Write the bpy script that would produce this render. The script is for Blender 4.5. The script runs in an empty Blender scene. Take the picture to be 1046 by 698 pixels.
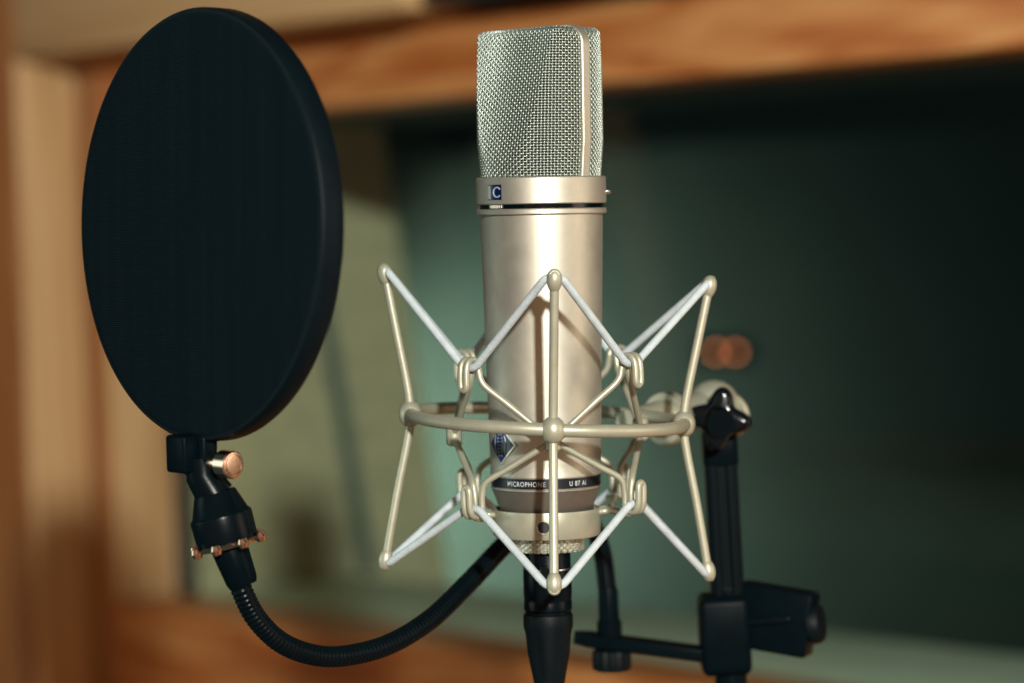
import bpy, bmesh, math, random
from mathutils import Vector, Matrix
random.seed(7)
sc = bpy.context.scene
COL = sc.collection
R = math.radians

# ------------------------------------------------------------------ camera
F = 2750.0                                   # focal length in photo pixels (photo is 1046 x 698)
PITCH, ROLL = R(2.79), R(1.5)
CAM = Vector((0, -1.25, 1.35))
_r0 = Vector((1, 0, 0)); _u0 = Vector((0, math.sin(PITCH), math.cos(PITCH)))
FWD = Vector((0, math.cos(PITCH), -math.sin(PITCH)))
RIGHT = _r0*math.cos(ROLL) - _u0*math.sin(ROLL)
UP = _r0*math.sin(ROLL) + _u0*math.cos(ROLL)
cd = bpy.data.cameras.new('camera'); cam = bpy.data.objects.new('camera', cd); COL.objects.link(cam)
m = Matrix((RIGHT, UP, -FWD)).transposed().to_4x4(); m.translation = CAM
cam.matrix_world = m
cd.sensor_width = 36; cd.lens = 36*F/1046
cd.clip_start = 0.05; cd.clip_end = 60
cd.dof.use_dof = True; cd.dof.focus_distance = 1.205; cd.dof.aperture_fstop = 4.5; cd.dof.aperture_blades = 0
sc.camera = cam

def ray(x, y): return FWD + RIGHT*((x-523)/F) + UP*((349-y)/F)
def at_y(x, y, Y):                           # the point of the plane world-y = Y
    d = ray(x, y); return CAM + d*((Y-CAM.y)/d.y)

# ------------------------------------------------------------------ world, lamps, exposure
w = bpy.data.worlds.new('World'); sc.world = w; w.use_nodes = True
nt = w.node_tree; bg = nt.nodes['Background']
tc = nt.nodes.new('ShaderNodeTexCoord'); sx = nt.nodes.new('ShaderNodeSeparateXYZ')
mr = nt.nodes.new('ShaderNodeMapRange'); rp = nt.nodes.new('ShaderNodeValToRGB')
nt.links.new(tc.outputs['Generated'], sx.inputs[0]); nt.links.new(sx.outputs['Y'], mr.inputs[0])
mr.inputs[1].default_value = -1; mr.inputs[2].default_value = 1
nt.links.new(mr.outputs[0], rp.inputs[0]); nt.links.new(rp.outputs[0], bg.inputs[0])
rp.color_ramp.elements[0].color = (0.38, 0.21, 0.118, 1); rp.color_ramp.elements[0].position = 0.08
rp.color_ramp.elements[1].color = (0.030, 0.062, 0.060, 1); rp.color_ramp.elements[1].position = 0.42
bg.inputs[1].default_value = 0.9

def lamp(name, kind, loc, target, power, color, size=0.1, size_y=None, **k):
    ld = bpy.data.lights.new(name, kind); o = bpy.data.objects.new(name, ld); COL.objects.link(o)
    ld.energy = power; ld.color = color
    if kind == 'AREA':
        ld.shape = 'DISK' if size_y is None else 'RECTANGLE'; ld.size = size
        if size_y: ld.size_y = size_y
    elif kind in ('POINT', 'SPOT'): ld.shadow_soft_size = size
    o.location = loc
    o.rotation_euler = (Vector(target)-Vector(loc)).to_track_quat('-Z', 'Y').to_euler()
    for a, b in k.items(): setattr(ld, a, b)
    return o
MIC0 = Vector((0.01, 0, 1.27))
KEYD = 3.0
key_loc = MIC0 + Vector((math.sin(R(8.3)), -math.cos(R(8.3)), 0))*KEYD + Vector((0, 0, KEYD*math.tan(R(15.6))))
lamp('key_lamp', 'AREA', key_loc, MIC0, 132, (1.0, 0.98, 0.89), 0.13)
# broad soft fill added on the left, no such source known there
lamp('left_fill', 'AREA', (-2.2, -0.25, 1.55), (0, 0, 1.25), 1.3, (0.80, 1.0, 0.88), 1.5, spread=R(48))
# warm fill added on the right to lift that side of the metal
lamp('right_fill', 'AREA', (1.1, -0.3, 1.4), (0, 0, 1.25), 0.5, (1.0, 0.80, 0.58), 0.7, spread=R(60))

sc.view_settings.view_transform = 'Standard'; sc.view_settings.look = 'None'
sc.view_settings.exposure = 0; sc.view_settings.gamma = 1
sc.render.engine = 'CYCLES'
cy = sc.cycles
cy.use_denoising = True
cy.max_bounces = 8; cy.transparent_max_bounces = 8; cy.caustics_reflective = False; cy.caustics_refractive = False
cy.sample_clamp_indirect = 4

# ------------------------------------------------------------------ materials
def mat(name, col, metal=0.0, rough=0.5, bump=0.0, scale=300.0, var=0.0, spec=0.5, stretch=(1, 1, 1), rvar=0.0, coord='Object'):
    M = bpy.data.materials.new(name); M.use_nodes = True
    n = M.node_tree.nodes; l = M.node_tree.links; b = n['Principled BSDF']
    b.inputs['Base Color'].default_value = (*col, 1); b.inputs['Metallic'].default_value = metal
    b.inputs['Roughness'].default_value = rough; b.inputs['Specular IOR Level'].default_value = spec
    t = n.new('ShaderNodeTexCoord'); mp = n.new('ShaderNodeMapping'); mp.inputs['Scale'].default_value = stretch
    l.new(t.outputs[coord], mp.inputs[0])
    no = n.new('ShaderNodeTexNoise'); no.inputs['Scale'].default_value = scale; no.inputs['Detail'].default_value = 4
    l.new(mp.outputs[0], no.inputs[0])
    if bump:
        bu = n.new('ShaderNodeBump'); bu.inputs['Strength'].default_value = bump; bu.inputs['Distance'].default_value = 0.0005
        l.new(no.outputs[0], bu.inputs['Height']); l.new(bu.outputs[0], b.inputs['Normal'])
    if var:
        n2 = n.new('ShaderNodeTexNoise'); n2.inputs['Scale'].default_value = scale*0.12; n2.inputs['Detail'].default_value = 5
        l.new(mp.outputs[0], n2.inputs[0])
        r = n.new('ShaderNodeValToRGB')
        r.color_ramp.elements[0].color = (*[c*(1-var) for c in col], 1); r.color_ramp.elements[0].position = .3
        r.color_ramp.elements[1].color = (*[min(1, c*(1+var)) for c in col], 1); r.color_ramp.elements[1].position = .7
        l.new(n2.outputs[0], r.inputs[0]); l.new(r.outputs[0], b.inputs['Base Color'])
    if rvar:
        m2 = n.new('ShaderNodeMapRange'); m2.inputs[3].default_value = rough-rvar; m2.inputs[4].default_value = rough+rvar
        n3 = n.new('ShaderNodeTexNoise'); n3.inputs['Scale'].default_value = 55; n3.inputs['Detail'].default_value = 9; n3.inputs['Distortion'].default_value = 1.2   # handling marks
        l.new(mp.outputs[0], n3.inputs[0]); l.new(n3.outputs[0], m2.inputs[0]); l.new(m2.outputs[0], b.inputs['Roughness'])
        m2.inputs[1].default_value = .3; m2.inputs[2].default_value = .7
    return M

def wood(name, dark, mid, light, along, across=9, length=1.3):
    """plain-sawn board: growth rings distorted and stretched along local axis `along`"""
    M = bpy.data.materials.new(name); M.use_nodes = True
    n = M.node_tree.nodes; l = M.node_tree.links; b = n['Principled BSDF']
    t = n.new('ShaderNodeTexCoord'); mp = n.new('ShaderNodeMapping')
    s = [across]*3; s[along] = length
    mp.inputs['Scale'].default_value = s
    l.new(t.outputs['Object'], mp.inputs[0])
    n1 = n.new('ShaderNodeTexNoise'); n1.inputs['Scale'].default_value = 1.6; n1.inputs['Detail'].default_value = 3
    l.new(mp.outputs[0], n1.inputs[0])
    mu = n.new('ShaderNodeMath'); mu.operation = 'MULTIPLY'; mu.inputs[1].default_value = 7.0
    l.new(n1.outputs[0], mu.inputs[0])
    si = n.new('ShaderNodeMath'); si.operation = 'PINGPONG'; si.inputs[1].default_value = 0.5
    l.new(mu.outputs[0], si.inputs[0])
    n2 = n.new('ShaderNodeTexNoise'); n2.inputs['Scale'].default_value = 14; n2.inputs['Detail'].default_value = 6
    l.new(mp.outputs[0], n2.inputs[0])
    ad = n.new('ShaderNodeMath'); ad.operation = 'MULTIPLY_ADD'; ad.inputs[1].default_value = 1.5
    l.new(si.outputs[0], ad.inputs[0]); 
    m3 = n.new('ShaderNodeMath'); m3.operation = 'MULTIPLY'; m3.inputs[1].default_value = 0.35
    l.new(n2.outputs[0], m3.inputs[0]); l.new(m3.outputs[0], ad.inputs[2])
    r = n.new('ShaderNodeValToRGB'); e = r.color_ramp.elements
    e[0].color = (*dark, 1); e[0].position = .18; e[1].color = (*light, 1); e[1].position = .85
    k = e.new(.45); k.color = (*mid, 1)
    l.new(ad.outputs[0], r.inputs[0]); l.new(r.outputs[0], b.inputs['Base Color'])
    b.inputs['Roughness'].default_value = .45
    bu = n.new('ShaderNodeBump'); bu.inputs['Strength'].default_value = .15; bu.inputs['Distance'].default_value = .002
    l.new(n2.outputs[0], bu.inputs['Height']); l.new(bu.outputs[0], b.inputs['Normal'])
    return M

NICKEL = mat('satin_nickel', (0.57, 0.55, 0.47), 0.80, 0.49, 0.10, 2600, 0.03, rvar=.04)
NICKEL_DARK = mat('dark_cone_metal', (0.26, 0.235, 0.205), 0.8, 0.5, 0.08, 2200, 0.05)  # darker metal tone of the base cone
GRILLE = mat('grille_wire', (0.46, 0.525, 0.475), 0.9, 0.42)
GRILLE_IN = mat('inner_gauze', (0.022, 0.038, 0.034), 0.5, 0.6, 1.0, 1800, 0.3)
CHAMP = mat('champagne_enamel', (0.445, 0.445, 0.345), 0.45, 0.42, 0.12, 1500, 0.05, rvar=.05)
ELAST = mat('elastic_braid', (0.53, 0.61, 0.65), 0.0, 0.8, 0.9, 1300, 0.10)
BLACK = mat('black_plastic', (0.0015, 0.0045, 0.0065), 0.0, 0.33, 0.08, 900, 0.15, spec=.03)
BLACKM = mat('black_metal', (0.0015, 0.0045, 0.0065), 0.0, 0.27, 0.08, 700, 0.15, spec=.09)
RUBBER = mat('black_rubber', (0.0018, 0.005, 0.0068), 0.0, 0.5, 0.2, 900, 0.15, spec=.13)
GLOSSB = mat('glossy_black', (0.0015, 0.004, 0.006), 0.0, 0.12, 0.03, 300, spec=.28)
ROSE = mat('rose_gold', (0.74, 0.50, 0.385), 1.0, 0.2, 0.05, 800)
CHROME = mat('chrome', (0.8, 0.82, 0.83), 1.0, 0.15)
SILVER = mat('silver_line', (0.75, 0.74, 0.68), 0.9, 0.3)
BLUE = mat('blue_enamel', (0.005, 0.020, 0.10), 0.0, 0.18, 0.0, spec=.6)
BANDK = mat('band_black', (0.006, 0.009, 0.016), 0.0, 0.35, 0.05, 600)
LETTER = mat('white_print', (0.62, 0.66, 0.66), 0.0, 0.5)
INK = mat('dark_gap', (0.006, 0.010, 0.013), 0.0, 0.5)  # near-black that stands for shade in a gap and a hole
W_PINE_V = wood('pine_upright', (0.46, 0.295, 0.13), (0.53, 0.345, 0.165), (0.585, 0.40, 0.205), 1, 9, .35)
W_PINE_H = wood('pine_level', (0.46, 0.295, 0.13), (0.53, 0.345, 0.165), (0.585, 0.40, 0.205), 0, 9, .35)
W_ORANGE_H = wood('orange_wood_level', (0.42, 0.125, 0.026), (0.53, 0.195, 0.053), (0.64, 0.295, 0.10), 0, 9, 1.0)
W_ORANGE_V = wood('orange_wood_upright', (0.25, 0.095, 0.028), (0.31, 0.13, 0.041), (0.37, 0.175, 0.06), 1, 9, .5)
OLIVE = mat('olive_cloth', (0.42, 0.405, 0.255), 0.0, 0.95, 0.3, 400, 0.18)
PALE = mat('pale_green_paint', (0.55, 0.68, 0.54), 0.0, 0.7, 0.1, 100, 0.12)
DARKP = mat('dark_paint', (0.018, 0.028, 0.028), 0.0, 0.8, 0.1, 60, 0.2)
TEALP = mat('teal_plaster', (0.042, 0.064, 0.053), 0.0, 0.9, 0.2, 30, 0.15)
FELT = mat('dark_felt', (0.012, 0.016, 0.016), 0.0, 0.95, 0.3, 300, 0.2)

def weave():
    M = mat('black_mesh_cloth', (0.004, 0.007, 0.009), 0.0, 0.9, spec=.02)
    n = M.node_tree.nodes; l = M.node_tree.links; b = n['Principled BSDF']
    t = n.new('ShaderNodeTexCoord'); out = []
    for k, d in (('X', 0), ('Y', 1)):
        wv = n.new('ShaderNodeTexWave'); wv.wave_type = 'BANDS'; wv.bands_direction = k
        wv.inputs['Scale'].default_value = 330; wv.inputs['Distortion'].default_value = .6; wv.inputs['Detail Scale'].default_value = .2
        l.new(t.outputs['Object'], wv.inputs[0]); out.append(wv)
    mx = n.new('ShaderNodeMath'); mx.operation = 'MULTIPLY'
    l.new(out[0].outputs[1], mx.inputs[0]); l.new(out[1].outputs[1], mx.inputs[1])
    mp = n.new('ShaderNodeMapping'); mp.inputs['Scale'].default_value = (160, 5, 1); l.new(t.outputs['Object'], mp.inputs[0])
    no = n.new('ShaderNodeTexNoise'); no.inputs['Scale'].default_value = 1.0; no.inputs['Detail'].default_value = 5; l.new(mp.outputs[0], no.inputs[0])
    m2 = n.new('ShaderNodeMath'); m2.operation = 'MULTIPLY'; l.new(mx.outputs[0], m2.inputs[0]); l.new(no.outputs[0], m2.inputs[1])
    r = n.new('ShaderNodeValToRGB'); e = r.color_ramp.elements
    e[0].color = (0.0020, 0.0060, 0.0088, 1); e[1].color = (0.011, 0.0195, 0.0235, 1); e[1].position = .6
    l.new(m2.outputs[0], r.inputs[0]); l.new(r.outputs[0], b.inputs['Base Color'])
    bu = n.new('ShaderNodeBump'); bu.inputs['Strength'].default_value = .6; bu.inputs['Distance'].default_value = .0004
    l.new(mx.outputs[0], bu.inputs['Height']); l.new(bu.outputs[0], b.inputs['Normal'])
    return M
CLOTH = weave()

def glass_mat():
    M = bpy.data.materials.new('window_glass'); M.use_nodes = True
    n = M.node_tree.nodes; l = M.node_tree.links; n.remove(n['Principled BSDF'])
    tr = n.new('ShaderNodeBsdfTransparent'); tr.inputs[0].default_value = (0.95, 0.985, 0.965, 1)
    gl = n.new('ShaderNodeBsdfGlossy'); gl.inputs['Roughness'].default_value = .04; gl.inputs[0].default_value = (.9, .95, .92, 1)
    no = n.new('ShaderNodeTexNoise'); no.inputs['Scale'].default_value = 3
    bu = n.new('ShaderNodeBump'); bu.inputs['Strength'].default_value = .02; l.new(no.outputs[0], bu.inputs['Height']); l.new(bu.outputs[0], gl.inputs['Normal'])
    fr = n.new('ShaderNodeFresnel'); fr.inputs[0].default_value = 1.45
    ge = n.new('ShaderNodeNewGeometry'); iv = n.new('ShaderNodeMath'); iv.operation = 'SUBTRACT'; iv.inputs[0].default_value = 1
    l.new(ge.outputs['Backfacing'], iv.inputs[1]); mu = n.new('ShaderNodeMath'); mu.operation = 'MULTIPLY'      # only the outer face of the pane reflects
    l.new(fr.outputs[0], mu.inputs[0]); l.new(iv.outputs[0], mu.inputs[1])
    mx = n.new('ShaderNodeMixShader'); l.new(mu.outputs[0], mx.inputs[0]); l.new(tr.outputs[0], mx.inputs[1]); l.new(gl.outputs[0], mx.inputs[2])
    l.new(mx.outputs[0], n['Material Output'].inputs[0])
    return M
GLASS = glass_mat()
def emit(name, col, s):
    M = bpy.data.materials.new(name); M.use_nodes = True
    b = M.node_tree.nodes['Principled BSDF']
    b.inputs['Base Color'].default_value = (*col, 1); b.inputs['Emission Color'].default_value = (*col, 1); b.inputs['Emission Strength'].default_value = s
    return M
GLOW = emit('amber_glow', (1.0, 0.27, 0.10), 4.0)

# ------------------------------------------------------------------ mesh helpers (shapes in millimetres; baked to metres)
def link(name, bm, material, parent=None, loc=None, rot=None, smooth=True, unit=0.001, sharp=35):
    me = bpy.data.meshes.new(name)
    if unit != 1: bmesh.ops.scale(bm, vec=(unit,)*3, verts=bm.verts)
    bmesh.ops.recalc_face_normals(bm, faces=bm.faces)
    bm.to_mesh(me); bm.free()
    if material: me.materials.append(material)
    if smooth:
        me.polygons.foreach_set('use_smooth', [True]*len(me.polygons))
        me.set_sharp_from_angle(angle=R(sharp))
    o = bpy.data.objects.new(name, me); COL.objects.link(o)
    if parent: o.parent = parent
    if loc is not None: o.location = loc
    if rot is not None: o.rotation_euler = rot
    return o
def empty(name, loc, rot=(0, 0, 0), label=None, cat=None, group=None):
    o = bpy.data.objects.new(name, None); COL.objects.link(o); o.location = loc; o.rotation_euler = rot; o.empty_display_size = .02
    if label: o['label'] = label; o['category'] = cat
    if group: o['group'] = group
    return o

def lathe(bm, prof, seg=64, M=None, close=False):
    rings = []
    for r, z in prof:
        if r < 1e-6:
            rings.append([bm.verts.new((0, 0, z))])
        else:
            rings.append([bm.verts.new((r*math.cos(2*math.pi*i/seg), r*math.sin(2*math.pi*i/seg), z)) for i in range(seg)])
    prs = list(zip(rings, rings[1:])) + ([(rings[-1], rings[0])] if close else [])
    for a, b in prs:
        for i in range(seg):
            j = (i+1) % seg
            if len(a) == 1 and len(b) == 1: continue
            if len(a) == 1: bm.faces.new((a[0], b[i], b[j]))
            elif len(b) == 1: bm.faces.new((a[i], b[0], a[j]))
            else: bm.faces.new((a[i], b[i], b[j], a[j]))
    vs = [v for rg in rings for v in rg]
    if M is not None: bmesh.ops.transform(bm, matrix=M, verts=vs)
    return vs
def axis_matrix(p, d, xref=None):
    """local z along d at p"""
    z = Vector(d).normalized(); x = Vector(xref) if xref else (Vector((0, 0, 1)) if abs(z.z) < .9 else Vector((1, 0, 0)))
    x = (x - z*x.dot(z)).normalized(); y = z.cross(x)
    m = Matrix((x, y, z)).transposed().to_4x4(); m.translation = Vector(p); return m
def tube(bm, pts, rad, seg=12, closed=False, caps=True):
    pts = [Vector(p) for p in pts]; n = len(pts)
    tan = []
    for i in range(n):
        a = pts[(i-1) % n] if (closed or i > 0) else pts[i]
        b = pts[(i+1) % n] if (closed or i < n-1) else pts[i]
        tan.append((b-a).normalized())
    nrm = tan[0].orthogonal().normalized(); rings = []
    fr = []
    for i in range(n):
        nrm = (nrm - tan[i]*nrm.dot(tan[i])).normalized(); fr.append(nrm.copy())
    twist = 0
    if closed:
        nn = (fr[-1] - tan[0]*fr[-1].dot(tan[0])).normalized()
        twist = math.atan2(nn.cross(fr[0]).dot(tan[0]), nn.dot(fr[0]))
    for i in range(n):
        x = fr[i]; y = tan[i].cross(x); a0 = twist*i/n
        rr = rad[i] if isinstance(rad, (list, tuple)) else rad
        rings.append([bm.verts.new(pts[i] + (x*math.cos(a0+2*math.pi*k/seg) + y*math.sin(a0+2*math.pi*k/seg))*rr) for k in range(seg)])
    for i in range(n if closed else n-1):
        a = rings[i]; b = rings[(i+1) % n]
        for k in range(seg):
            j = (k+1) % seg; bm.faces.new((a[k], a[j], b[j], b[k]))
    if caps and not closed:
        bm.faces.new(rings[0][::-1]); bm.faces.new(rings[-1])
def spline(pts, per=8, closed=False):
    pts = [Vector(p) for p in pts]; n = len(pts); out = []
    for i in range(n if closed else n-1):
        g = lambda k: pts[k % n] if closed else pts[max(0, min(n-1, k))]
        p0, p1, p2, p3 = g(i-1), g(i), g(i+1), g(i+2)
        for s in range(per):
            t = s/per
            out.append(.5*((2*p1) + (p2-p0)*t + (2*p0-5*p1+4*p2-p3)*t*t + (3*p1-p0-3*p2+p3)*t**3))
    if not closed: out.append(pts[-1])
    return out
def fillet(pts, r, per=5, closed=False):
    """polyline with rounded corners"""
    pts = [Vector(p) for p in pts]; n = len(pts); out = []
    for i in range(n):
        if not closed and i in (0, n-1): out.append(pts[i]); continue
        a, b, c = pts[(i-1) % n], pts[i], pts[(i+1) % n]
        d1 = min(r, (a-b).length*.48); d2 = min(r, (c-b).length*.48)
        p, q = b+(a-b).normalized()*d1, b+(c-b).normalized()*d2
        for s in range(per+1):
            t = s/per; out.append(p*(1-t)**2 + b*2*t*(1-t) + q*t*t)
    return out
def box(bm, lo, hi, M=None, bev=0.0):
    r = bmesh.ops.create_cube(bm, size=1)['verts']
    lo, hi = Vector(lo), Vector(hi)
    bmesh.ops.scale(bm, vec=hi-lo, verts=r); bmesh.ops.translate(bm, vec=(lo+hi)/2, verts=r)
    if bev:
        es = list({e for v in r for e in v.link_edges})
        g = bmesh.ops.bevel(bm, geom=es, offset=bev, segments=3, profile=.5, affect='EDGES')
        r = list({v for f in g['faces'] for v in f.verts} | {v for v in r if v.is_valid})
    if M is not None: bmesh.ops.transform(bm, matrix=M, verts=r)
    return r
def extrude_outline(bm, pts, z0, z1, M=None, bev=0.0):
    vs = [bm.verts.new((x, y, z0)) for x, y in pts]; f = bm.faces.new(vs)
    g = bmesh.ops.extrude_face_region(bm, geom=[f]); nv = [e for e in g['geom'] if isinstance(e, bmesh.types.BMVert)]
    bmesh.ops.translate(bm, vec=(0, 0, z1-z0), verts=nv)
    allv = vs+nv
    if bev:
        es = [e for v in allv for e in v.link_edges if abs(e.verts[0].co.z-e.verts[1].co.z) < 1e-6]
        gg = bmesh.ops.bevel(bm, geom=list(set(es)), offset=bev, segments=3, profile=.5, affect='EDGES')
        allv = list({v for ff in gg['faces'] for v in ff.verts} | {v for v in allv if v.is_valid})
    if M is not None: bmesh.ops.transform(bm, matrix=M, verts=allv)
    return allv
def egg(bm, p, d, r, L):
    lathe(bm, [(0, -L*.55)] + [(r*math.sin(math.pi*k/10)*(1 - .12*math.cos(math.pi*k/10)), -L*.5*math.cos(math.pi*k/10)) for k in range(1, 10)] + [(0, L*.5)], 16, axis_matrix(p, d))

# ================================================================== SETTING: the studio wall with its window
# frame of the wall: a along it, b up, c out towards the room
u = Vector((0.6653122, -0.74652498, 0.00775435)).normalized()
v = (Vector((0, 0, 1)) - u*u.z).normalized(); nrm = u.cross(v)
WORG = Vector((-0.4216468, 1.58368563, 0.94582727))
WM = Matrix((u, v, nrm)).transposed().to_4x4(); WM.translation = WORG
def wbox(name, lo, hi, material, parent=None, bev=.003, label=None, cat=None, kind=None):
    bm = bmesh.new(); box(bm, lo, hi, None, bev)
    o = link(name, bm, material, parent, unit=1, smooth=True)
    if parent is None: o.matrix_world = WM
    if label: o['label'] = label; o['category'] = cat
    if kind: o['kind'] = kind
    return o
TOP = 0.502; FW = 0.053; FT = 0.074; OUT = 0.075; GL = -0.076; DEEP = -0.42; AR = 2.2
wall = empty('wall', WORG, label='pale pine studio wall around the window behind the microphone', cat='wall'); wall.matrix_world = WM
wbox('side_panel', (-1.6, -1.2, -.02), (-FW, 1.6, OUT-.006), W_PINE_V, wall)
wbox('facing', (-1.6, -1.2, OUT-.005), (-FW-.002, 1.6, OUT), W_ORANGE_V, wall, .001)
wbox('top_panel', (-FW+.002, TOP+FT, -.02), (.59, 1.6, OUT-.001), W_PINE_H, wall)
wbox('acoustic_panel', (.592, TOP+FT+.004, -.02), (AR+.6, 1.6, OUT-.02), FELT, wall)
wbox('bottom_panel', (-FW+.002, -1.2, -.02), (AR+.6, -.19, OUT-.001), W_ORANGE_H, wall)
win = empty('window_frame', WORG, label='blurred orange wooden studio window frame with deep reveals', cat='window frame'); win.matrix_world = WM
# each member is an L-section: face board and the reveal lining behind it
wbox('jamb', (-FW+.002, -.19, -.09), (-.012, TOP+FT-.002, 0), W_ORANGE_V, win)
wbox('jamb_lining', (-.0115, -.0005, -.09), (0, TOP+.002, .0008), W_PINE_V, win)
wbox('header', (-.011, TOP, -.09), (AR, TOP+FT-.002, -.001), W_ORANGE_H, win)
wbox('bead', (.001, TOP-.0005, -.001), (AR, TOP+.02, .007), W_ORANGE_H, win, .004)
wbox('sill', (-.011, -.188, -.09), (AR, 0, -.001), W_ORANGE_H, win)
wbox('jamb', (AR+.001, -.188, -.09), (AR+.07, TOP+FT-.002, -.001), W_PINE_V, win)
wbox('gasket', (.0005, .001, GL-.012), (.02, TOP-.001, GL+.004), DARKP, win, .002)
wbox('pane', (.003, .0015, GL-.003), (AR, TOP-.002, GL+.003), GLASS, win, 0)
# the cavity between the two panes
cav = empty('window_cavity', WORG, label='olive lined cavity between the window panes with a pale green sill', cat='window cavity'); cav.matrix_world = WM
bm = bmesh.new()                              # its far edge leans, as the inner pane does
f0 = [bm.verts.new((-.07, b, c)) for b, c in ((-.05, -.092), (-.05, -.46), (TOP+.05, -.37), (TOP+.05, -.092))]
f1 = [bm.verts.new((0, q.co.y, q.co.z)) for q in f0]
bm.faces.new(f0); bm.faces.new(f1[::-1])
for k in range(4): bm.faces.new((f0[k], f0[(k+1) % 4], f1[(k+1) % 4], f1[k]))
link('side_lining', bm, OLIVE, cav, unit=1)
wbox('sill_lining', (.002, -.05, -.315), (AR, -.004, -.092), PALE, cav)
wbox('top_lining', (.002, TOP+.003, DEEP), (AR, TOP+.05, -.092), DARKP, cav)
bm = bmesh.new(); vs = box(bm, (.003, -.04, -.003), (AR, TOP+.002, .003))
for q in vs: q.co.z += -.452 + (q.co.y+.04)/.544*.078
link('pane', bm, GLASS, cav, unit=1, smooth=False)
bm = bmesh.new()
tube(bm, [(.002, -.002, -.335), (.002, TOP, -.245)], .009, 10); link('gasket', bm, mat('teal_gasket', (0.05, 0.09, 0.085), 0, .6), cav, unit=1)
# the dark control room beyond
cr = empty('control_room', WORG, label='dark control room seen through the glass, teal wall fading to black', cat='room'); cr.matrix_world = WM
wbox('rear_wall', (-4.6, -.9, -2.9), (AR+.4, 1.9, -2.8), TEALP, cr, 0)
wbox('end_wall', (-4.7, -.9, -2.9), (-4.6, 1.9, DEEP-.03), TEALP, cr, 0)
wbox('end_wall', (AR+.4, -.9, -2.9), (AR+.5, 1.9, DEEP-.03), DARKP, cr, 0)
wbox('floor_slab', (-4.7, -1.0, -2.9), (AR+.5, -.9, DEEP-.03), DARKP, cr, 0)
wbox('ceiling_slab', (-4.7, 1.9, -2.9), (AR+.5, 2.0, DEEP-.03), DARKP, cr, 0)
for lo, hi in (((-4.7, -1, DEEP-.10), (-.35, 2, DEEP-.05)), ((AR, -1, DEEP-.10), (AR+.5, 2, DEEP-.05)),
               ((-.07, TOP+.05, DEEP-.10), (AR, 2, DEEP-.05)), ((-.07, -1, DEEP-.10), (AR, -.05, DEEP-.05))):
    wbox('front_wall', lo, hi, DARKP, cr, 0)
wbox('ceiling_beam', (-4.6, .515, -1.8), (AR+.4, 1.1, -1.5), DARKP, cr, 0)
def world_w(a, b, c): return WM @ Vector((a, b, c))
lamp('control_room_lamp', 'SPOT', world_w(-3.1, -.30, -2.0), world_w(-2.62, -.22, -2.8), 140, (0.90, 1.0, 0.86), .1, spot_size=R(90), spot_blend=1.0)
# two amber indicator lamps glowing in the control room
for (px, py), lab in (((731, 360), 'amber indicator lamp glowing through the glass, left of the pair'), ((751, 360), 'amber indicator lamp glowing through the glass, right of the pair')):
    d = ray(px, py); P = CAM + d*4.3
    e = empty('indicator_lamp', P, label=lab, cat='lamp', group='amber indicator lamps in the control room')
    e.matrix_world = axis_matrix(P, CAM-P)
    bm = bmesh.new(); lathe(bm, [(0, -12), (7.5, -12), (7.5, 0), (6, 1.5), (5.2, 1.5), (5.2, -1), (0, -1)], 24); link('bezel', bm, BLACK, e)
    bm = bmesh.new(); lathe(bm, [(5, -.5), (4.4, 2), (2.6, 3.4), (0, 4)], 24); link('lens', bm, GLOW, e)
bm = bmesh.new(); box(bm, (-45, -20, -60), (45, 20, -13), None, 3)
d = ray(741, 360); P = CAM + d*4.3
bx = link('equipment_box', bm, BLACK); bx.matrix_world = axis_matrix(P, CAM-P, (1, 0, 0)); bx['label'] = 'black equipment box carrying two amber lamps in the dark control room'; bx['category'] = 'equipment'

# ================================================================== MICROPHONE
TH = R(-45)
A = at_y(552.5, 181, 0); B = at_y(558.3, 530, 0)
zax = (A-B).normalized()
MICM = axis_matrix(A, zax, (math.cos(TH), math.sin(TH), 0))
mic = empty('condenser_microphone', A, label='champagne nickel studio condenser microphone with woven wire grille, upright in its cradle', cat='microphone')
mic.matrix_world = MICM
def az(a_view, r, z):                         # a point on the mic by its angle seen from the camera (0 = facing us, + right)
    a = R(a_view)-TH
    return Vector((r*math.sin(a), -r*math.cos(a), z))
# tapering body
def rbody(z): return 28.4 + (z+17.7)/120.3*2.7
bm = bmesh.new()
lathe(bm, [(20, -16.5), (28.0, -16.8), (28.4, -17.3)] + [(rbody(z), z) for z in range(-18, -136, -6)] + [(rbody(-137), -137), (25.9, -137.6), (25.3, -137.9), (25.3, -143), (25.7, -143.3), (25.6, -144.0), (24, -144.0)], 128)
link('body', bm, NICKEL, mic)
bm = bmesh.new(); lathe(bm, [(25.0, -138.0), (25.62, -138.2), (25.62, -142.8), (25.0, -143.0)], 128); band = link('name_band', bm, BANDK, mic)
bm = bmesh.new(); lathe(bm, [(24, -144.0), (25.3, -144.3), (24.9, -145.4), (21.6, -154), (20.8, -156), (19.6, -164), (0, -164)], 128); link('base_cone', bm, NICKEL_DARK, mic)
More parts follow.
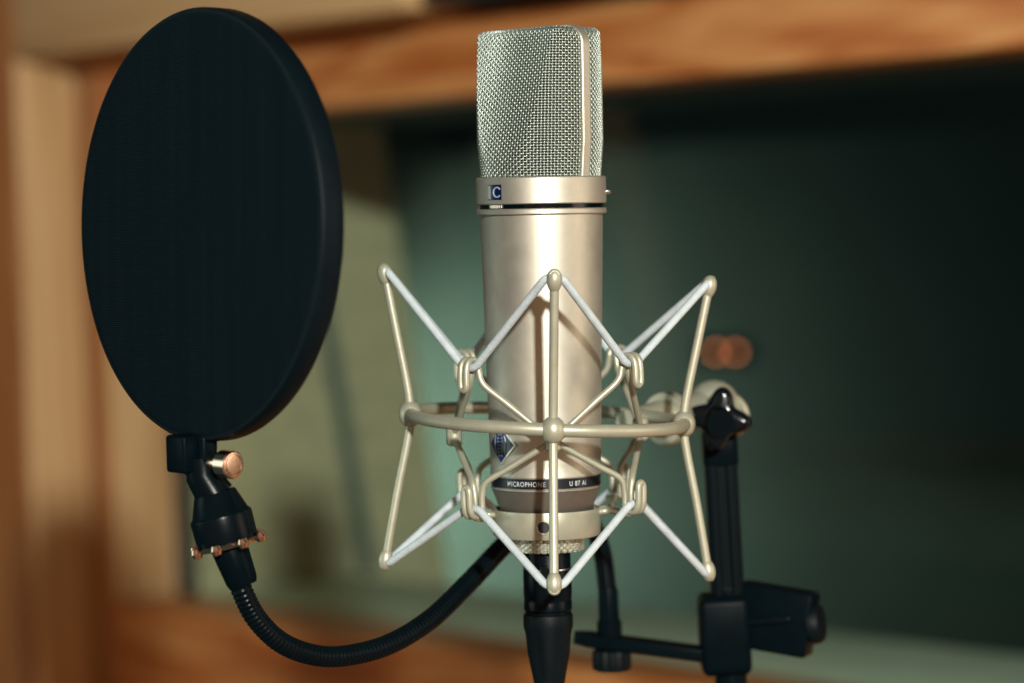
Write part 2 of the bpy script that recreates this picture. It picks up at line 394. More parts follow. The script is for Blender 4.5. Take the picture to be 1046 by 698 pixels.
# head ring
bm = bmesh.new(); lathe(bm, [(26, -.2), (29.4, 0), (30.1, -.6), (30.1, -12.0), (29.8, -12.4), (28.7, -12.4), (28.7, -14.6), (29.9, -14.6), (30.2, -15.0), (30.2, -16.8), (29.8, -17.2), (28.2, -17.2)], 128)
hr = link('head_ring', bm, NICKEL, mic)
bm = bmesh.new(); lathe(bm, [(28.75, -12.5), (29.0, -12.5), (29.0, -14.5), (28.75, -14.5)], 128); link('groove', bm, GLOSSB, hr)
def curved_patch(bm, a0, a1, z0, z1, r0, r1, n=10):
    """solid patch wrapped on the cylinder"""
    va = []
    for i in range(n+1):
        a = a0+(a1-a0)*i/n
        va.append([bm.verts.new(az(a, r, z)) for r, z in ((r0, z0), (r1, z0), (r1, z1), (r0, z1))])
    for p, q in zip(va, va[1:]):
        for k in range(4): bm.faces.new((p[k], p[(k+1) % 4], q[(k+1) % 4], q[k]))
    bm.faces.new(va[0]); bm.faces.new(va[-1][::-1])
def wrap_poly(bm, pts, r):
    bm.faces.new([bm.verts.new(az(a, r, z)) for a, z in pts])
# pattern window: dark blue recess, silver edge, cardioid sign
bm = bmesh.new(); curved_patch(bm, -54.5, -37.5, -10.4, -3.4, 29.5, 30.16); pw = link('pattern_window', bm, mat('dark_blue_window', (.003, .010, .045), 0, .2), hr)
bm = bmesh.new(); curved_patch(bm, -54.2, -50.5, -10.0, -3.8, 29.6, 30.3, 3); link('window_edge', bm, SILVER, pw)
bm = bmesh.new(); tube(bm, [az(-42.3+4.2*math.cos(t), 30.35, -6.9+2.2*math.sin(t)) for t in [R(k) for k in range(35, 330, 15)]], .33, 8)
link('pattern_sign', bm, mat('pale_blue_print', (.34, .42, .56), 0, .5), pw)
bm = bmesh.new(); curved_patch(bm, -54, -38, -14.2, -12.7, 28.9, 29.6); 
for k in range(6): curved_patch(bm, -53+k*2.6, -51.6+k*2.6, -14.1, -12.8, 29.5, 29.9, 2)
link('pattern_slider', bm, SILVER, hr)
bm = bmesh.new(); lathe(bm, [(0, 2.6), (.9, 2.3), (1.3, 1.4), (1.3, -1.5), (0, -1.5)], 16, axis_matrix(az(88, 30.0, -7.2), az(88, 1, 0))); link('screw_stud', bm, CHROME, hr)

# grille basket: a cylinder cut by two slanting planes, woven of real wires
H = 68.6
def basket_R(z): return 27.3 + 1.3*min(1, max(0, z)/16)
def basket_pt(phi, z, off=0.0):
    Rr = basket_R(z); t = 15.4+.203*(65-z); wm = Rr
    if z > H-4.5: t -= 4.5-math.sqrt(max(0, 20.25-(z-H+4.5)**2))
    if z > H-9: wm = Rr-9+math.sqrt(max(0, 81-(z-H+9)**2))
    c, s = abs(math.cos(phi)), abs(math.sin(phi))
    P_ = 80
    k = (Rr**-P_ + (c/max(t, .1))**P_ + (s/max(wm, .1))**P_)**(-1/P_)
    k += off
    return Vector((k*math.sin(phi), -k*math.cos(phi), z))
def section(z, N, off=0.0, ph0=math.pi/2):
    K = 360
    raw = [basket_pt(ph0+2*math.pi*i/K, z, off) for i in range(K)]
    L = [0]
    for i in range(K): L.append(L[-1]+(raw[(i+1) % K]-raw[i]).length)
    out = []; j = 0
    for i in range(N):
        s = L[-1]*i/N
        while L[j+1] < s: j += 1
        f = (s-L[j])/(L[j+1]-L[j]); out.append(raw[j].lerp(raw[(j+1) % K], f))
    return out
NW, NR = 110, 56
zs = [(-.6 + (H-.2)*k/(2*NR)) for k in range(2*NR+1)]
sec = [section(z, 2*NW) for z in zs]
def radial(p):
    q = Vector((p.x, p.y, 0)); return q.normalized()
bm = bmesh.new()
AMP = .38
for i in range(NW):                           # warp wires
    pts = []
    for k in range(2*NR+1):
        p = sec[k][2*i]; o = AMP*math.cos(math.pi*(k/2))*(1 if i % 2 == 0 else -1) if k % 2 == 0 else 0
        pts.append(p + radial(p)*o)
    tube(bm, pts, .33, 6, caps=False)
for k in range(0, 2*NR+1, 2):                 # weft wires
    pts = []
    for i in range(2*NW):
        p = sec[k][i]
        o = 0 if i % 2 else -AMP*math.cos(math.pi*(k/2))*(1 if (i//2) % 2 == 0 else -1)
        pts.append(p + radial(p)*o)
    tube(bm, pts, .28, 6, closed=True)
grille = link('grille', bm, GRILLE, mic, sharp=180)
bm = bmesh.new()
prev = None
for z in [-.5] + [H*k/24-1.2 for k in range(1, 25)]:
    ring = [bm.verts.new(p) for p in section(max(z, 0), 96, -1.3)]
    for q, s in zip(ring, [z]*96): q.co.z = s
    if prev:
        for i in range(96): bm.faces.new((prev[i], prev[(i+1) % 96], ring[(i+1) % 96], ring[i]))
    prev = ring
bm.faces.new(prev)
link('inner_gauze', bm, GRILLE_IN, grille)
# the metal strip running up one side, over the top and down the other
bm = bmesh.new()
path = [Vector((basket_R(z), 0, z)) for z in range(0, 59, 4)]
path += [Vector((28.6-9.2+9.2*math.cos(R(t)), 0, H-9.2+9.2*math.sin(R(t)))) for t in range(0, 91, 9)]
path += [Vector((x, 0, H)) for x in range(16, -17, -8)]
path += [Vector((-(28.6-9.2+9.2*math.sin(R(t))), 0, H-9.2+9.2*math.cos(R(t)))) for t in range(0, 91, 9)]
path += [Vector((-basket_R(z), 0, z)) for z in range(56, -1, -4)]
rows = []
for i, p in enumerate(path):
    tg = (path[min(i+1, len(path)-1)]-path[max(i-1, 0)]).normalized(); no = Vector((tg.z, 0, -tg.x))
    if no.dot(Vector((p.x, 0, max(0, p.z-50)))) < 0: no = -no
    hw = 2.5
    rows.append([bm.verts.new(p+no*(o-.9*min(1, max(0, (p.z-H+5)/5)))+Vector((0, y, 0))) for y, o in ((-hw, -1.2), (-hw, 1.1), (-hw+.4, 1.5), (hw-.4, 1.5), (hw, 1.1), (hw, -1.2))])
for a, b in zip(rows, rows[1:]):
    for k in range(6): bm.faces.new((a[k], a[(k+1) % 6], b[(k+1) % 6], b[k]))
bm.faces.new(rows[0]); bm.faces.new(rows[-1])
link('grille_strip', bm, NICKEL, mic)
# diamond badge, wrapped on the body
def on_body(da, z, lift): return az(da, rbody(z)+lift, z)
BC, BZ, BA, BH = -51.0, -122.6, 20.0, 9.4
def diamond(bm, s, l0, l1, n=8):
    def P(i, j, l):                           # bilinear grid over the diamond
        x = (i-j)/n; y = (i+j)/n-1
        return on_body(BC+BA*s*x, BZ+BH*s*y, l)
    g1 = [[bm.verts.new(P(i, j, l1)) for j in range(n+1)] for i in range(n+1)]
    g0 = [[bm.verts.new(P(i, j, l0)) for j in range(n+1)] for i in range(n+1)]
    for i in range(n):
        for j in range(n):
            bm.faces.new((g1[i][j], g1[i+1][j], g1[i+1][j+1], g1[i][j+1]))
            bm.faces.new((g0[i][j], g0[i][j+1], g0[i+1][j+1], g0[i+1][j]))
    edge = [(i, 0) for i in range(n)] + [(n, j) for j in range(n)] + [(i, n) for i in range(n, 0, -1)] + [(0, j) for j in range(n, 0, -1)]
    for (a, b), (c, d) in zip(edge, edge[1:]+edge[:1]):
        bm.faces.new((g0[a][b], g0[c][d], g1[c][d], g1[a][b]))
bm = bmesh.new(); diamond(bm, 1.0, -.2, .7); badge = link('badge', bm, SILVER, mic)
bm = bmesh.new(); diamond(bm, .88, .3, .85); link('badge_face', bm, BLUE, badge)
bm = bmesh.new()
for zz, hw in ((4.6, 2.0), (3.0, 3.2), (1.4, 3.6), (-.2, 3.6), (-1.8, 3.6), (-3.4, 3.2), (-5.0, 2.2)):   # the small stacked letter strokes
    for s0 in (-1, 1): tube(bm, [on_body(BC+s0*hw, BZ+zz+.45, 1.0), on_body(BC+s0*hw, BZ+zz-.45, 1.0)], .15, 6)
    tube(bm, [on_body(BC-hw, BZ+zz-.45, 1.0), on_body(BC+hw, BZ+zz+.45, 1.0)], .13, 6)
for s0 in (-1, 1):
    tube(bm, [on_body(BC+s0*(8.4-2.4*abs(t)/10*abs(t)/10*.9), BZ+t*.42, 1.0) for t in range(-10, 11, 2)], .24, 6)
link('badge_emblem', bm, mat('dull_silver', (0.30, 0.36, 0.42), .3, .4), badge)
# lettering wrapped round the band
def band_text(txt, a_mid, length, h, z):
    c = bpy.data.curves.new('t', 'FONT'); c.body = txt; c.size = 1; c.align_x = 'CENTER'; c.offset = .006; c.space_character = 1.18
    o = bpy.data.objects.new('t', c); COL.objects.link(o)
    dg = bpy.context.evaluated_depsgraph_get(); me = bpy.data.meshes.new_from_object(o.evaluated_get(dg))
    bpy.data.objects.remove(o)
    xs = [q.co.x for q in me.vertices]; ys = [q.co.y for q in me.vertices]
    sxx = length/(max(xs)-min(xs)); syy = h/(max(ys)-min(ys)); y0 = min(ys); xm = (max(xs)+min(xs))/2
    bm = bmesh.new(); bm.from_mesh(me); bpy.data.meshes.remove(me)
    for q in bm.verts:
        q.co = az(a_mid+math.degrees((q.co.x-xm)*sxx/25.6), 25.68, z+(q.co.y-y0)*syy)
    return link('lettering', bm, LETTER, band, smooth=False)
band_text('MICROPHONE', -22.5, 19.0, 2.2, -141.6)
band_text('U 87 Ai', 34.5, 9.2, 2.2, -141.6)

# ================================================================== SHOCK MOUNT (spider cradle)
RC = at_y(559.0, 428, 0)
sm = empty('shock_mount', RC, label='champagne wire spider shock mount with white elastic cords cradling the microphone', cat='shock mount')
# outer ring stands a little tilted in the picture plane and turned to bring one post to the front
OM = Matrix(((1, 0, math.tan(R(1.5)), 0), (0, 1, 0, 0), (-math.tan(R(3.7)), 0, 1, 0), (0, 0, 0, 1))) @ Matrix.Rotation(R(1.5), 4, 'Z')
def om(p): return OM @ Vector(p)
RR = 63.6; PH = 66.2; SPL = 11.6
bm = bmesh.new(); tube(bm, [om((RR*math.cos(2*math.pi*i/128), RR*math.sin(2*math.pi*i/128), 0)) for i in range(128)], 3.0, 16, closed=True)
ring = link('outer_ring', bm, CHAMP, sm)
posts = []
def tz(k): return -2.0 if k % 2 else 0.0     # the side posts are bent a little lower
for k in range(4):
    a = R(-90+90*k); dr = Vector((math.cos(a), math.sin(a), 0))
    bm = bmesh.new(); tube(bm, spline([om(dr*(RR+SPL) + Vector((0, 0, PH+tz(k)))), om(dr*(RR+SPL*.52) + Vector((0, 0, PH*.55))), om(dr*(RR+SPL*.1)+Vector((0, 0, PH*.18))), om(dr*RR),
                                       om(dr*(RR+SPL*.1)-Vector((0, 0, PH*.18))), om(dr*(RR+SPL*.52)-Vector((0, 0, PH*.55))), om(dr*(RR+SPL) - Vector((0, 0, PH-tz(k))))], 6), 2.05, 14)
    p = link('post', bm, CHAMP, sm)
    bm = bmesh.new(); c = om(dr*RR)
    lathe(bm, [(0, -6.2), (2.6, -5.6), (4.3, -4.1), (5.2, -2.0), (5.5, 0), (5.2, 2.0), (4.3, 4.1), (2.6, 5.6), (0, 6.2)], 24, axis_matrix(c, om((0, 0, 1)))); link('joint', bm, CHAMP, p)
    for s in (1, -1):
        tip = om(dr*(RR+SPL*1.0) + Vector((0, 0, s*PH+tz(k)))); d = om(dr*SPL*.9+Vector((0, 0, s*PH)))
        bm = bmesh.new(); egg(bm, tip, d*s*s, 3.5, 11); 
        lathe(bm, [(0, -.8), (2.2, -.8), (2.9, 0), (2.2, .8), (0, .8)], 14, axis_matrix(tip+d.normalized()*2.5+om(dr)*1.5, om(dr)))
        link('tip', bm, CHAMP, p)
    posts.append(dr)
# inner cage: wires pinched at four crossings, bent into double hooks at eight corners
CZ, ARCH, HOOK = -5.0, 35.5, 22.0
def pol(a, r, z): return Vector((r*math.cos(R(a)), r*math.sin(R(a)), z))
CAGE_R, HOOK_R, X_R = 48.0, 55.5, 43.5
YAW = 2.4
for s in (1, -1):
    for q in range(4):
        ac = -45+90*q+YAW; BEND = 27.0 if s > 0 else 23.0
        tang = Vector((-math.sin(R(ac)), math.cos(R(ac)), 0)); rad = Vector((math.cos(R(ac)), math.sin(R(ac)), 0))
        def pt(r, t, z): return rad*r + tang*t + Vector((0, 0, CZ+s*z))
        half = []
        a0 = ac-45
        xa, xb = pol(a0+1.5, X_R, CZ-1.5+s*.8), pt(CAGE_R-.8, -4.4, BEND-3)
        left = [xa, xa.lerp(xb, .33), xa.lerp(xb, .67), xb, pt(CAGE_R, -2.3, BEND+3), pt(CAGE_R, -2.0, ARCH-3)]
        arch = [pt(CAGE_R+1.4, -1.9, ARCH-.6), pt(CAGE_R+3.75, -1.8, ARCH), pt(HOOK_R-1.4, -1.75, ARCH-.9), pt(HOOK_R, -1.7, ARCH-4), pt(HOOK_R+.3, -1.7, HOOK+2.6), pt(HOOK_R+.2, -1.1, HOOK+.6)]
        mid = [pt(HOOK_R+.2, 0, HOOK)]
        mir = []
        for p in (left+arch)[::-1]:
            t = p.dot(tang); mir.append(p - tang*2*t)
        bm = bmesh.new(); tube(bm, spline(left+arch+mid+mir, 6), 1.52, 12)
        link('cage_wire', bm, CHAMP, sm)
for q in range(4):
    a = -90+90*q+YAW
    bm = bmesh.new(); c = pol(a, X_R, CZ-1.0)
    lathe(bm, [(0, -5.2), (2.9, -5.2), (3.7, -4.2), (3.7, 4.2), (2.9, 5.2), (0, 5.2)], 18, axis_matrix(c, (0, 0, 1)))
    link('collar', bm, CHAMP, sm)
# elastic cords: one endless loop above, one below
for s in (1, -1):
    pts = []
    for k in range(4):
        a = -90+90*k; dr = Vector((math.cos(R(a)), math.sin(R(a)), 0)); tg = Vector((-dr.y, dr.x, 0))
        base = om(dr*(RR+SPL)+Vector((0, 0, s*PH+tz(k)))); o = om(dr); t = om(tg); up = om((0, 0, s))
        pts += [base - t*3.4 - o*1.2 + up*1.6, base + t*3.4 - o*1.2 + up*1.6]
        ac = a+45+YAW
        tang = Vector((-math.sin(R(ac)), math.cos(R(ac)), 0)); rad = Vector((math.cos(R(ac)), math.sin(R(ac)), 0))
        for tt in (-3.4, 3.4): pts.append(rad*(CAGE_R+3.75) + tang*tt + Vector((0, 0, CZ+s*(ARCH-3.6))))
    bm = bmesh.new(); tube(bm, fillet(pts, 3.0, 4, closed=True), 1.85, 12, closed=True)
    link('elastic_cord', bm, ELAST, sm)
# base cup that grips the microphone, its lug rods and the knurled ring nut
to_sm = lambda p: (MICM @ (Vector(p)*.001) - RC)*1000
MR = (MICM.to_3x3()).to_4x4()
CUP = MR.copy(); CUP.translation = to_sm((0, 0, 0))
bm = bmesh.new(); lathe(bm, [(23.3, -156), (23.6, -154.0), (24.9, -153.8), (25.1, -154.4), (25.1, -165.8), (24.7, -166.4), (14, -166.6), (14, -164.2), (23.3, -164.2)], 96, CUP, close=True); cup = link('base_cup', bm, CHAMP, sm)
bm = bmesh.new(); p0 = az(-4, 25.0, -160.4)
lathe(bm, [(0, .5), (2.6, .5), (2.8, .2), (2.8, -2), (0, -2)], 20, CUP @ axis_matrix(p0, az(-4, 1, 0))); scr = link('screw_hole', bm, INK, cup)  # dark disc drawn in place of the shaded screw hole
bm = bmesh.new()
for i in range(13):
    t0 = R(150+i*12); 
tube(bm, [CUP @ (p0 + Vector((0, 0, 2.9*math.cos(R(t)))) + az(86, 2.9*math.sin(R(t)), 0) + az(-4, .35, 0)) for t in range(150, 291, 12)], .35, 8); link('screw_glint', bm, SILVER, scr)  # silver arc put in as the highlight beside the hole
for q in range(4):
    ac = -45+90*q+YAW
    rad = Vector((math.cos(R(ac)), math.sin(R(ac)), 0)); c0 = to_sm((0, 0, -158)); c0 = Vector((c0.x, c0.y, 0))
    sa = R(ac + (33 if q in (0, 2) else -33)); srad = Vector((math.cos(sa), math.sin(sa), 0))
    bm = bmesh.new(); tube(bm, spline([c0+srad*23.5+Vector((0, 0, CZ-ARCH-3.2)), c0+srad*31+Vector((0, 0, CZ-ARCH-2.6)), rad*46+Vector((0, 0, CZ-ARCH-1.2)), rad*51+Vector((0, 0, CZ-ARCH-.4))], 5), 1.7, 12)
    tang = Vector((-rad.y, rad.x, 0))
    tube(bm, [rad*47.5-tang*3.6+Vector((0, 0, CZ-ARCH+.6)), rad*47.5+tang*3.6+Vector((0, 0, CZ-ARCH+.6))], 1.4, 10)
    link('lug_rod', bm, CHAMP, cup)
# knurled ring: real diamond pyramids
bm = bmesh.new()
KN, KR_ = 64, 5
g = []
for j in range(2*KR_+1):
    z = -167.6 - 5.8*j/(2*KR_)
    row = []
    for i in range(2*KN):
        r = 16.6 + (1.0 if (i % 2 == 0 and j % 2 == 0 and ((i//2+j//2) % 2 == 0)) else (-.6 if (i % 2 == 0 and j % 2 == 0) else .1))
        a = 2*math.pi*i/(2*KN); row.append(bm.verts.new((r*math.sin(a), -r*math.cos(a), z)))
    g.append(row)
for j in range(2*KR_):
    for i in range(2*KN):
        k = (i+1) % (2*KN); bm.faces.new((g[j][i], g[j][k], g[j+1][k], g[j+1][i]))
bm.faces.new(g[0]); bm.faces.new(g[-1][::-1])
bmesh.ops.transform(bm, matrix=CUP, verts=bm.verts); nut = link('ring_nut', bm, mat('knurled_steel', (.58, .60, .52), .85, .32), sm, smooth=False)
bm = bmesh.new(); lathe(bm, [(0, -165.8), (15.6, -165.8), (15.6, -168.5), (0, -168.5)], 40, CUP); link('gap_shade', bm, INK, nut)  # dark filler painting the shade between cup and nut
# swivel arm from the ring's back right towards the stand
def ps(x, y, Y): return (at_y(x, y, Y)-RC)*1000
s0, s1, s2 = ps(646, 430, .046), ps(677, 428, .066), ps(690, 426, .074)
bm = bmesh.new(); ax = (s1-s0); L = ax.length
lathe(bm, [(0, -6), (5.5, -6), (6, 0), (9.5, L), (12.5, L), (13.2, L+2.5), (13.2, L+6.5), (12, L+9), (0, L+9)], 32, axis_matrix(s0, ax)); arm = link('swivel_arm', bm, CHAMP, sm)
bm = bmesh.new(); tube(bm, spline([om(pol(45, RR, 0)), om(pol(45, RR, 0)).lerp(s0, .6), s0], 5), 4.2, 14); link('bracket', bm, CHAMP, arm)
ballc = ps(729, 414, .094)
bm = bmesh.new()
lathe(bm, [(0, -13), (5, -12), (9, -9.4), (11.7, -5), (12.7, 0), (11.7, 5), (9, 9.4), (5, 12), (0, 13)], 32, axis_matrix(ballc, (0, 1, .1)))
tube(bm, [s2, ballc], 8.6, 24); link('swivel_head', bm, CHAMP, arm)
bm = bmesh.new(); lathe(bm, [(8, -2.5), (11.5, -2), (12.2, 0), (11.5, 2), (8, 2.5)], 32, axis_matrix(ballc+Vector((7, 3, -5)), (.5, .8, .25))); link('washer', bm, CHAMP, arm)

# ================================================================== CABLE
cbp = at_y(558.6, 562, 0); cz = (at_y(557.5, 470, 0)-at_y(561.5, 690, 0)).normalized()
cab = empty('microphone_cable', cbp, label='black cable with round plug hanging from the bottom of the microphone', cat='cable')
cab.matrix_world = axis_matrix(cbp, cz, (1, 0, 0))
bm = bmesh.new(); lathe(bm, [(0, 6), (10.6, 6), (10.9, 4), (11.0, -8), (11.3, -9), (11.3, -22), (11.0, -23.2), (11.3, -24.0), (11.3, -27.6), (10.8, -28.2), (10.8, -29.6), (0, -29.6)], 48); plug = link('plug', bm, BLACKM, cab)
bm = bmesh.new(); box(bm, (-3.2, -11.9, -17), (3.2, -10.0, -6), None, .6); link('latch', bm, GLOSSB, plug)
bm = bmesh.new(); tube(bm, [(11.05*math.cos(R(t)), 11.05*math.sin(R(t)), -8.4) for t in range(0, 360, 6)], .35, 6, closed=True); link('plug_rim', bm, CHROME, plug)
bm = bmesh.new()
seg = 48; prof = [(11.3, -29.8), (11.6, -30.6), (11.6, -36), (11.0, -39), (10.2, -48), (8.6, -56), (7.0, -64), (6.2, -71), (6.0, -76)]
rings = []
for r, z in prof:
    row = []
    for i in range(seg):
        a = 2*math.pi*i/seg
        k = 1 - (0.07 if (-60 < z < -37) else 0)*max(0, math.cos(6*a))**.5 if math.cos(6*a) > 0 else 1
        row.append(bm.verts.new((r*k*math.cos(a), r*k*math.sin(a), z)))
    rings.append(row)
for a_, b_ in zip(rings, rings[1:]):
    for i in range(seg): bm.faces.new((a_[i], a_[(i+1) % seg], b_[(i+1) % seg], b_[i]))
bm.faces.new(rings[0]); bm.faces.new(rings[-1][::-1])
link('boot', bm, RUBBER, cab)
bm = bmesh.new(); tube(bm, spline([(0, 0, -70), (0.5, 0, -110), (6, 10, -180), (20, 40, -320)], 10), 3.1, 16); link('cord', bm, RUBBER, cab)

# ================================================================== STAND
SY = 0.092
st = empty('microphone_stand', at_y(744, 640, SY), label='black upright microphone stand post topped by a star shaped knob', cat='stand')
SO = st.location.copy()
def pst(x, y, Y=SY): return (at_y(x, y, Y)-SO)*1000
top, bot = pst(733.5, 440), pst(742.5, 600)
axd = (top-bot).normalized()
bm = bmesh.new()
PM = axis_matrix(bot, axd, (1, 0, 0)); PL = (top-bot).length
def post_outline(w_, d_, groove, n=6):
    o = []
    for sx_, sy_ in ((-1, -1), (1, -1), (1, 1), (-1, 1)):
        cx, cyy = sx_*(w_-3), sy_*(d_-3); st_ = {(-1, -1): 180, (1, -1): 270, (1, 1): 0, (-1, 1): 90}[(sx_, sy_)]
        for k in range(n+1): o.append((cx+3*math.cos(R(st_+90*k/n)), cyy+3*math.sin(R(st_+90*k/n))))
        if (sx_, sy_) == (-1, -1) and groove: o += [(-3, -d_), (-2.2, -d_+2), (2.2, -d_+2), (3, -d_)]
    return o
extrude_outline(bm, post_outline(8.2, 8.2, True), -12, PL+2, PM)
post = link('upright', bm, BLACKM, st, sharp=25)
bm = bmesh.new(); b2 = pst(746.5, 690); dn = (b2-bot).normalized()
lathe(bm, [(0, 0), (8.0, 0), (8.0, 330), (0, 330)], 32, axis_matrix(bot, dn)); link('lower_tube', bm, BLACKM, st)
# star knob
kc = pst(734.5, 428, SY-.024)
KM = axis_matrix(kc, (-.14, -1, .10), (1, 0, .05))
pts = []
for i in range(120):
    a = 2*math.pi*i/120
    pts.append(((12.8+3.1*math.cos(4*(a-R(77))))*math.cos(a), (12.8+3.1*math.cos(4*(a-R(77))))*math.sin(a)))
KM = axis_matrix(kc, (-.14, -1, .10), (1, 0, .05))
bm = bmesh.new(); extrude_outline(bm, pts, -11, 4, KM, 3.4); knob = link('star_knob', bm, GLOSSB, st, sharp=50)
bm = bmesh.new(); lathe(bm, [(0, -10), (7, -10), (7, 14), (0, 14)], 24, axis_matrix(kc, (ballc+RC*1000-(kc+SO*1000)))); link('bolt', bm, BLACKM, st)
bm = bmesh.new(); bx_ = axis_matrix(pst(735.2, 462), axd, (1, 0, 0)); extrude_outline(bm, post_outline(8.7, 8.7, False), -6, 10, bx_, .5); link('cap', bm, BLACK, st, sharp=40)

# ================================================================== POP FILTER
PC = at_y(198.5, 230, -0.08)
pn = Vector((-math.sin(R(49.7)), -math.cos(R(49.7)), 0.03)).normalized()
pe = Vector((math.cos(R(49.7)), -math.sin(R(49.7)), 0))
pf = empty('pop_filter', PC, label='large round black pop filter screen on a ribbed gooseneck arm', cat='pop filter')
PMX = axis_matrix((0, 0, 0), pn, pe)          # local z = face normal, x = along the disc
def pp(x, y, Y): return (at_y(x, y, Y)-PC)*1000
RD = 94.2
hoop_par = empty('hoop_axis', (0, 0, 0)); bpy.data.objects.remove(hoop_par)
bm = bmesh.new(); lathe(bm, [(RD-4.6, -1.2), (RD-4.2, -.2), (RD-2.4, .25), (RD-.7, -.1), (RD, -1.2), (RD+.1, -5), (RD, -9.6), (RD-.8, -11), (RD-2.6, -11.6), (RD-4.4, -10.8), (RD-4.6, -9.2)], 160, close=True)
hoop = link('hoop', bm, mat('hoop_plastic', (0.0018, 0.0055, 0.008), 0, .5, .1, 700, .15, spec=.09), pf); hoop.matrix_local = PMX
for nm, z0, bul in (('screen', .35, 1.5), ('screen', -11.3, -1.2)):
    bm = bmesh.new()
    lathe(bm, [(RD-1.6, z0-.5)] + [(r_, z0+bul*(1-(r_/(RD-2))**2)) for r_ in [RD-2.4, RD-5, 80, 70, 60, 50, 40, 30, 20, 10]] + [(0, z0+bul)], 128)
    o = link(nm, bm, CLOTH, pf); o.matrix_local = PMX
PY = -0.08
# clip under the hoop
bm = bmesh.new(); bc = pp(187, 464, PY); box(bm, (-6.5, -5, -8), (8, 5, 8.5), axis_matrix(bc, (.0, 0, 1), pe), 1.5)
c2 = pp(206, 470, PY); box(bm, (-9, -4.5, -8), (7, 4.5, 12), axis_matrix(c2, (0.03, 0, 1), pe), 2.5); clip = link('clip', bm, BLACK, pf)
ts = pp(223, 473.5, PY-.007); td = Vector((.74, -.67, -.03)); tsM = axis_matrix(ts, td)
bm = bmesh.new(); lathe(bm, [(0, -4), (3.6, -4), (3.6, 3), (5.6, 2.4), (6.1, 3.0), (6.1, 9.4), (5.5, 10.1), (3.0, 10.3), (0, 10.2)], 32, tsM); tsw = link('thumb_screw', bm, ROSE, pf)
bm = bmesh.new(); tube(bm, [tsM @ Vector((4.4*math.cos(R(t)), 4.4*math.sin(R(t)), 10.2)) for t in range(0, 360, 10)], .4, 6, closed=True); link('screw_edge', bm, ROSE, tsw)
# neck, socket and barrel, leaning
n0, n1, n2, n3, n4 = pp(207, 486, PY), pp(219, 503, PY), pp(225.5, 524, PY), pp(233, 556, PY), pp(248, 596, PY)
dd = (n3-n1).normalized()
def rad_px(px): return px/2.35/2
bm = bmesh.new(); tube(bm, [n0+Vector((0, 0, 8)), n0, n1+dd*1.5], [rad_px(34), rad_px(36), rad_px(41)], 24)
L2 = (n2-n1).length; L3 = (n3-n1).length
lathe(bm, [(0, -.4), (rad_px(42), 0), (rad_px(45), 1.0), (rad_px(59), L2), (rad_px(64), L2+1), (rad_px(65), L2+2.2), (rad_px(64), L3-2), (rad_px(62), L3), (0, L3)], 40, axis_matrix(n1, dd)); sock = link('socket', bm, BLACKM, pf)
bm = bmesh.new(); WMx = axis_matrix(n3, dd)
lathe(bm, [(10, -1.2), (rad_px(66), -1.2), (rad_px(70), -.3), (rad_px(66), .9), (10, .9)], 40, WMx, close=True)
for k in range(8):
    a = 2*math.pi*(k+.3)/8; c = Vector((rad_px(73)*math.cos(a), rad_px(73)*math.sin(a), 0))
    lathe(bm, [(0, -2.7), (1.9, -2.0), (2.8, 0), (1.9, 2.0), (0, 2.7)], 12, WMx @ Matrix.Translation(c))
link('star_washer', bm, ROSE, pf)
d4 = (n4-n3).normalized(); L4 = (n4-n3).length
bm = bmesh.new(); lathe(bm, [(0, 0), (rad_px(36), 0), (rad_px(38), 2), (rad_px(33), L4-1.5), (rad_px(29), L4+1), (0, L4+1)], 32, axis_matrix(n3, d4)); link('ferrule', bm, BLACK, pf)
# gooseneck
gp = [(240, 583, -.08), (247, 603, -.08), (262, 632, -.075), (288, 657, -.066), (322, 669.5, -.053), (356, 669.5, -.04), (398, 658, -.022), (440, 632.5, 0), (478, 596, .025), (512, 560, .05), (543, 530, .075), (575, 516, .092), (600, 530, .098), (614, 560, .096), (620, 600, .093), (622, 630, .092)]
pts = spline([pp(*g_) for g_ in gp], 40)
L = [0]
for a_, b_ in zip(pts, pts[1:]): L.append(L[-1]+(b_-a_).length)
N = int(L[-1]/.37); res = []; j = 0
for i in range(N+1):
    s = L[-1]*i/N
    while j < len(L)-2 and L[j+1] < s: j += 1
    res.append(pts[j].lerp(pts[j+1], (s-L[j])/max(1e-6, L[j+1]-L[j])))
rads = [4.66 + .24*math.cos(2*math.pi*i/6) for i in range(N+1)]
bm = bmesh.new(); tube(bm, res, rads, 20); link('gooseneck', bm, BLACKM, pf, sharp=180)
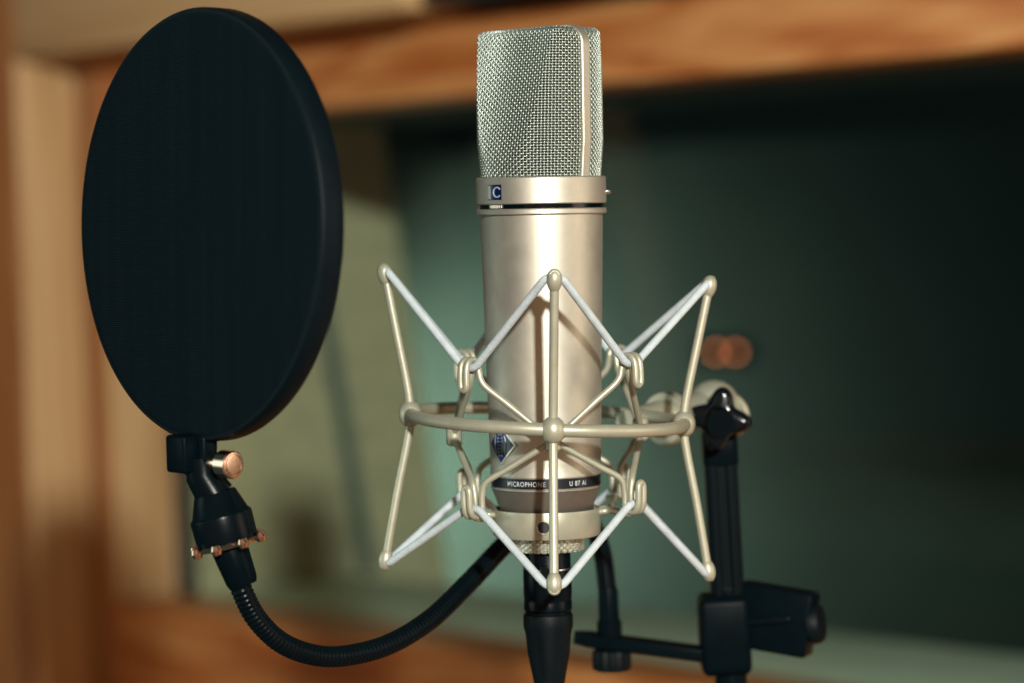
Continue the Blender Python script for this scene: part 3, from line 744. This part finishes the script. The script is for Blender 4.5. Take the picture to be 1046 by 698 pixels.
# end fitting, flat bar and clamp on the stand
CYY = SY
f0, f1 = pp(621, 604, CYY), pp(623, 656, CYY)
bm = bmesh.new(); ax = (f1-f0).normalized(); LL = (f1-f0).length
lathe(bm, [(0, -2), (4.4, -2), (5.0, 0), (5.2, LL*.55), (6.2, LL*.6), (6.2, LL), (0, LL)], 28, axis_matrix(f0, ax)); link('end_fitting', bm, BLACK, pf)
g0, g1 = pp(598, 652, CYY), pp(728, 669, CYY-.002)
bm = bmesh.new(); bM = axis_matrix(g0, (g1-g0).cross(Vector((0, 1, 0))), (g1-g0)); LB = (g1-g0).length
extrude_outline(bm, [(-6, -1.5), (2, -8), (LB, -8), (LB, 8), (2, 8), (-6, 1.5)], -3.4, 3.0, bM, .8); link('bar', bm, BLACK, pf, sharp=40)
k0 = pp(624.5, 661, CYY)
bm = bmesh.new(); ko = [((9.3+.5*math.cos(12*t))*math.cos(t), (9.3+.5*math.cos(12*t))*math.sin(t)) for t in [2*math.pi*i/96 for i in range(96)]]
extrude_outline(bm, ko, -12, -1, axis_matrix(k0, (0.0, 0, 1)), 1.5); link('thumb_nut', bm, RUBBER, pf, sharp=50)
cc = pp(739.5, 645, CYY)
bm = bmesh.new(); cM = axis_matrix(cc, axd, (1, 0, 0))
extrude_outline(bm, post_outline(12.4, 12.5, False), -21, 19, cM, 4.2); clamp = link('clamp', bm, BLACK, pf, sharp=45)
jd = pp(833, 642, CYY-.012)-pp(765, 630, CYY); jm = axis_matrix(pp(765, 630, CYY), jd.cross(Vector((0, 1, 0))), jd)
bm = bmesh.new(); box(bm, (-6, -9, -15), (33, 9, 17.5), jm, 2.0); jaw = link('jaw', bm, BLACK, clamp)
bm = bmesh.new(); box(bm, (-2, -11.5, -4), (24, -8.5, 0), jm @ Matrix.Rotation(R(-14), 4, 'Y'), 1.2); link('lever', bm, BLACKM, jaw)
bm = bmesh.new(); lathe(bm, [(0, -2), (9, -2), (10.3, -.5), (10.3, 3), (9, 5), (0, 5.4)], 32, jm @ Matrix.Translation((32.5, 0, 2)) @ Matrix.Rotation(R(75), 4, 'Y')); link('clamp_knob', bm, RUBBER, jaw)
print('verts', sum(len(o.data.vertices) for o in bpy.data.objects if o.type == 'MESH'))
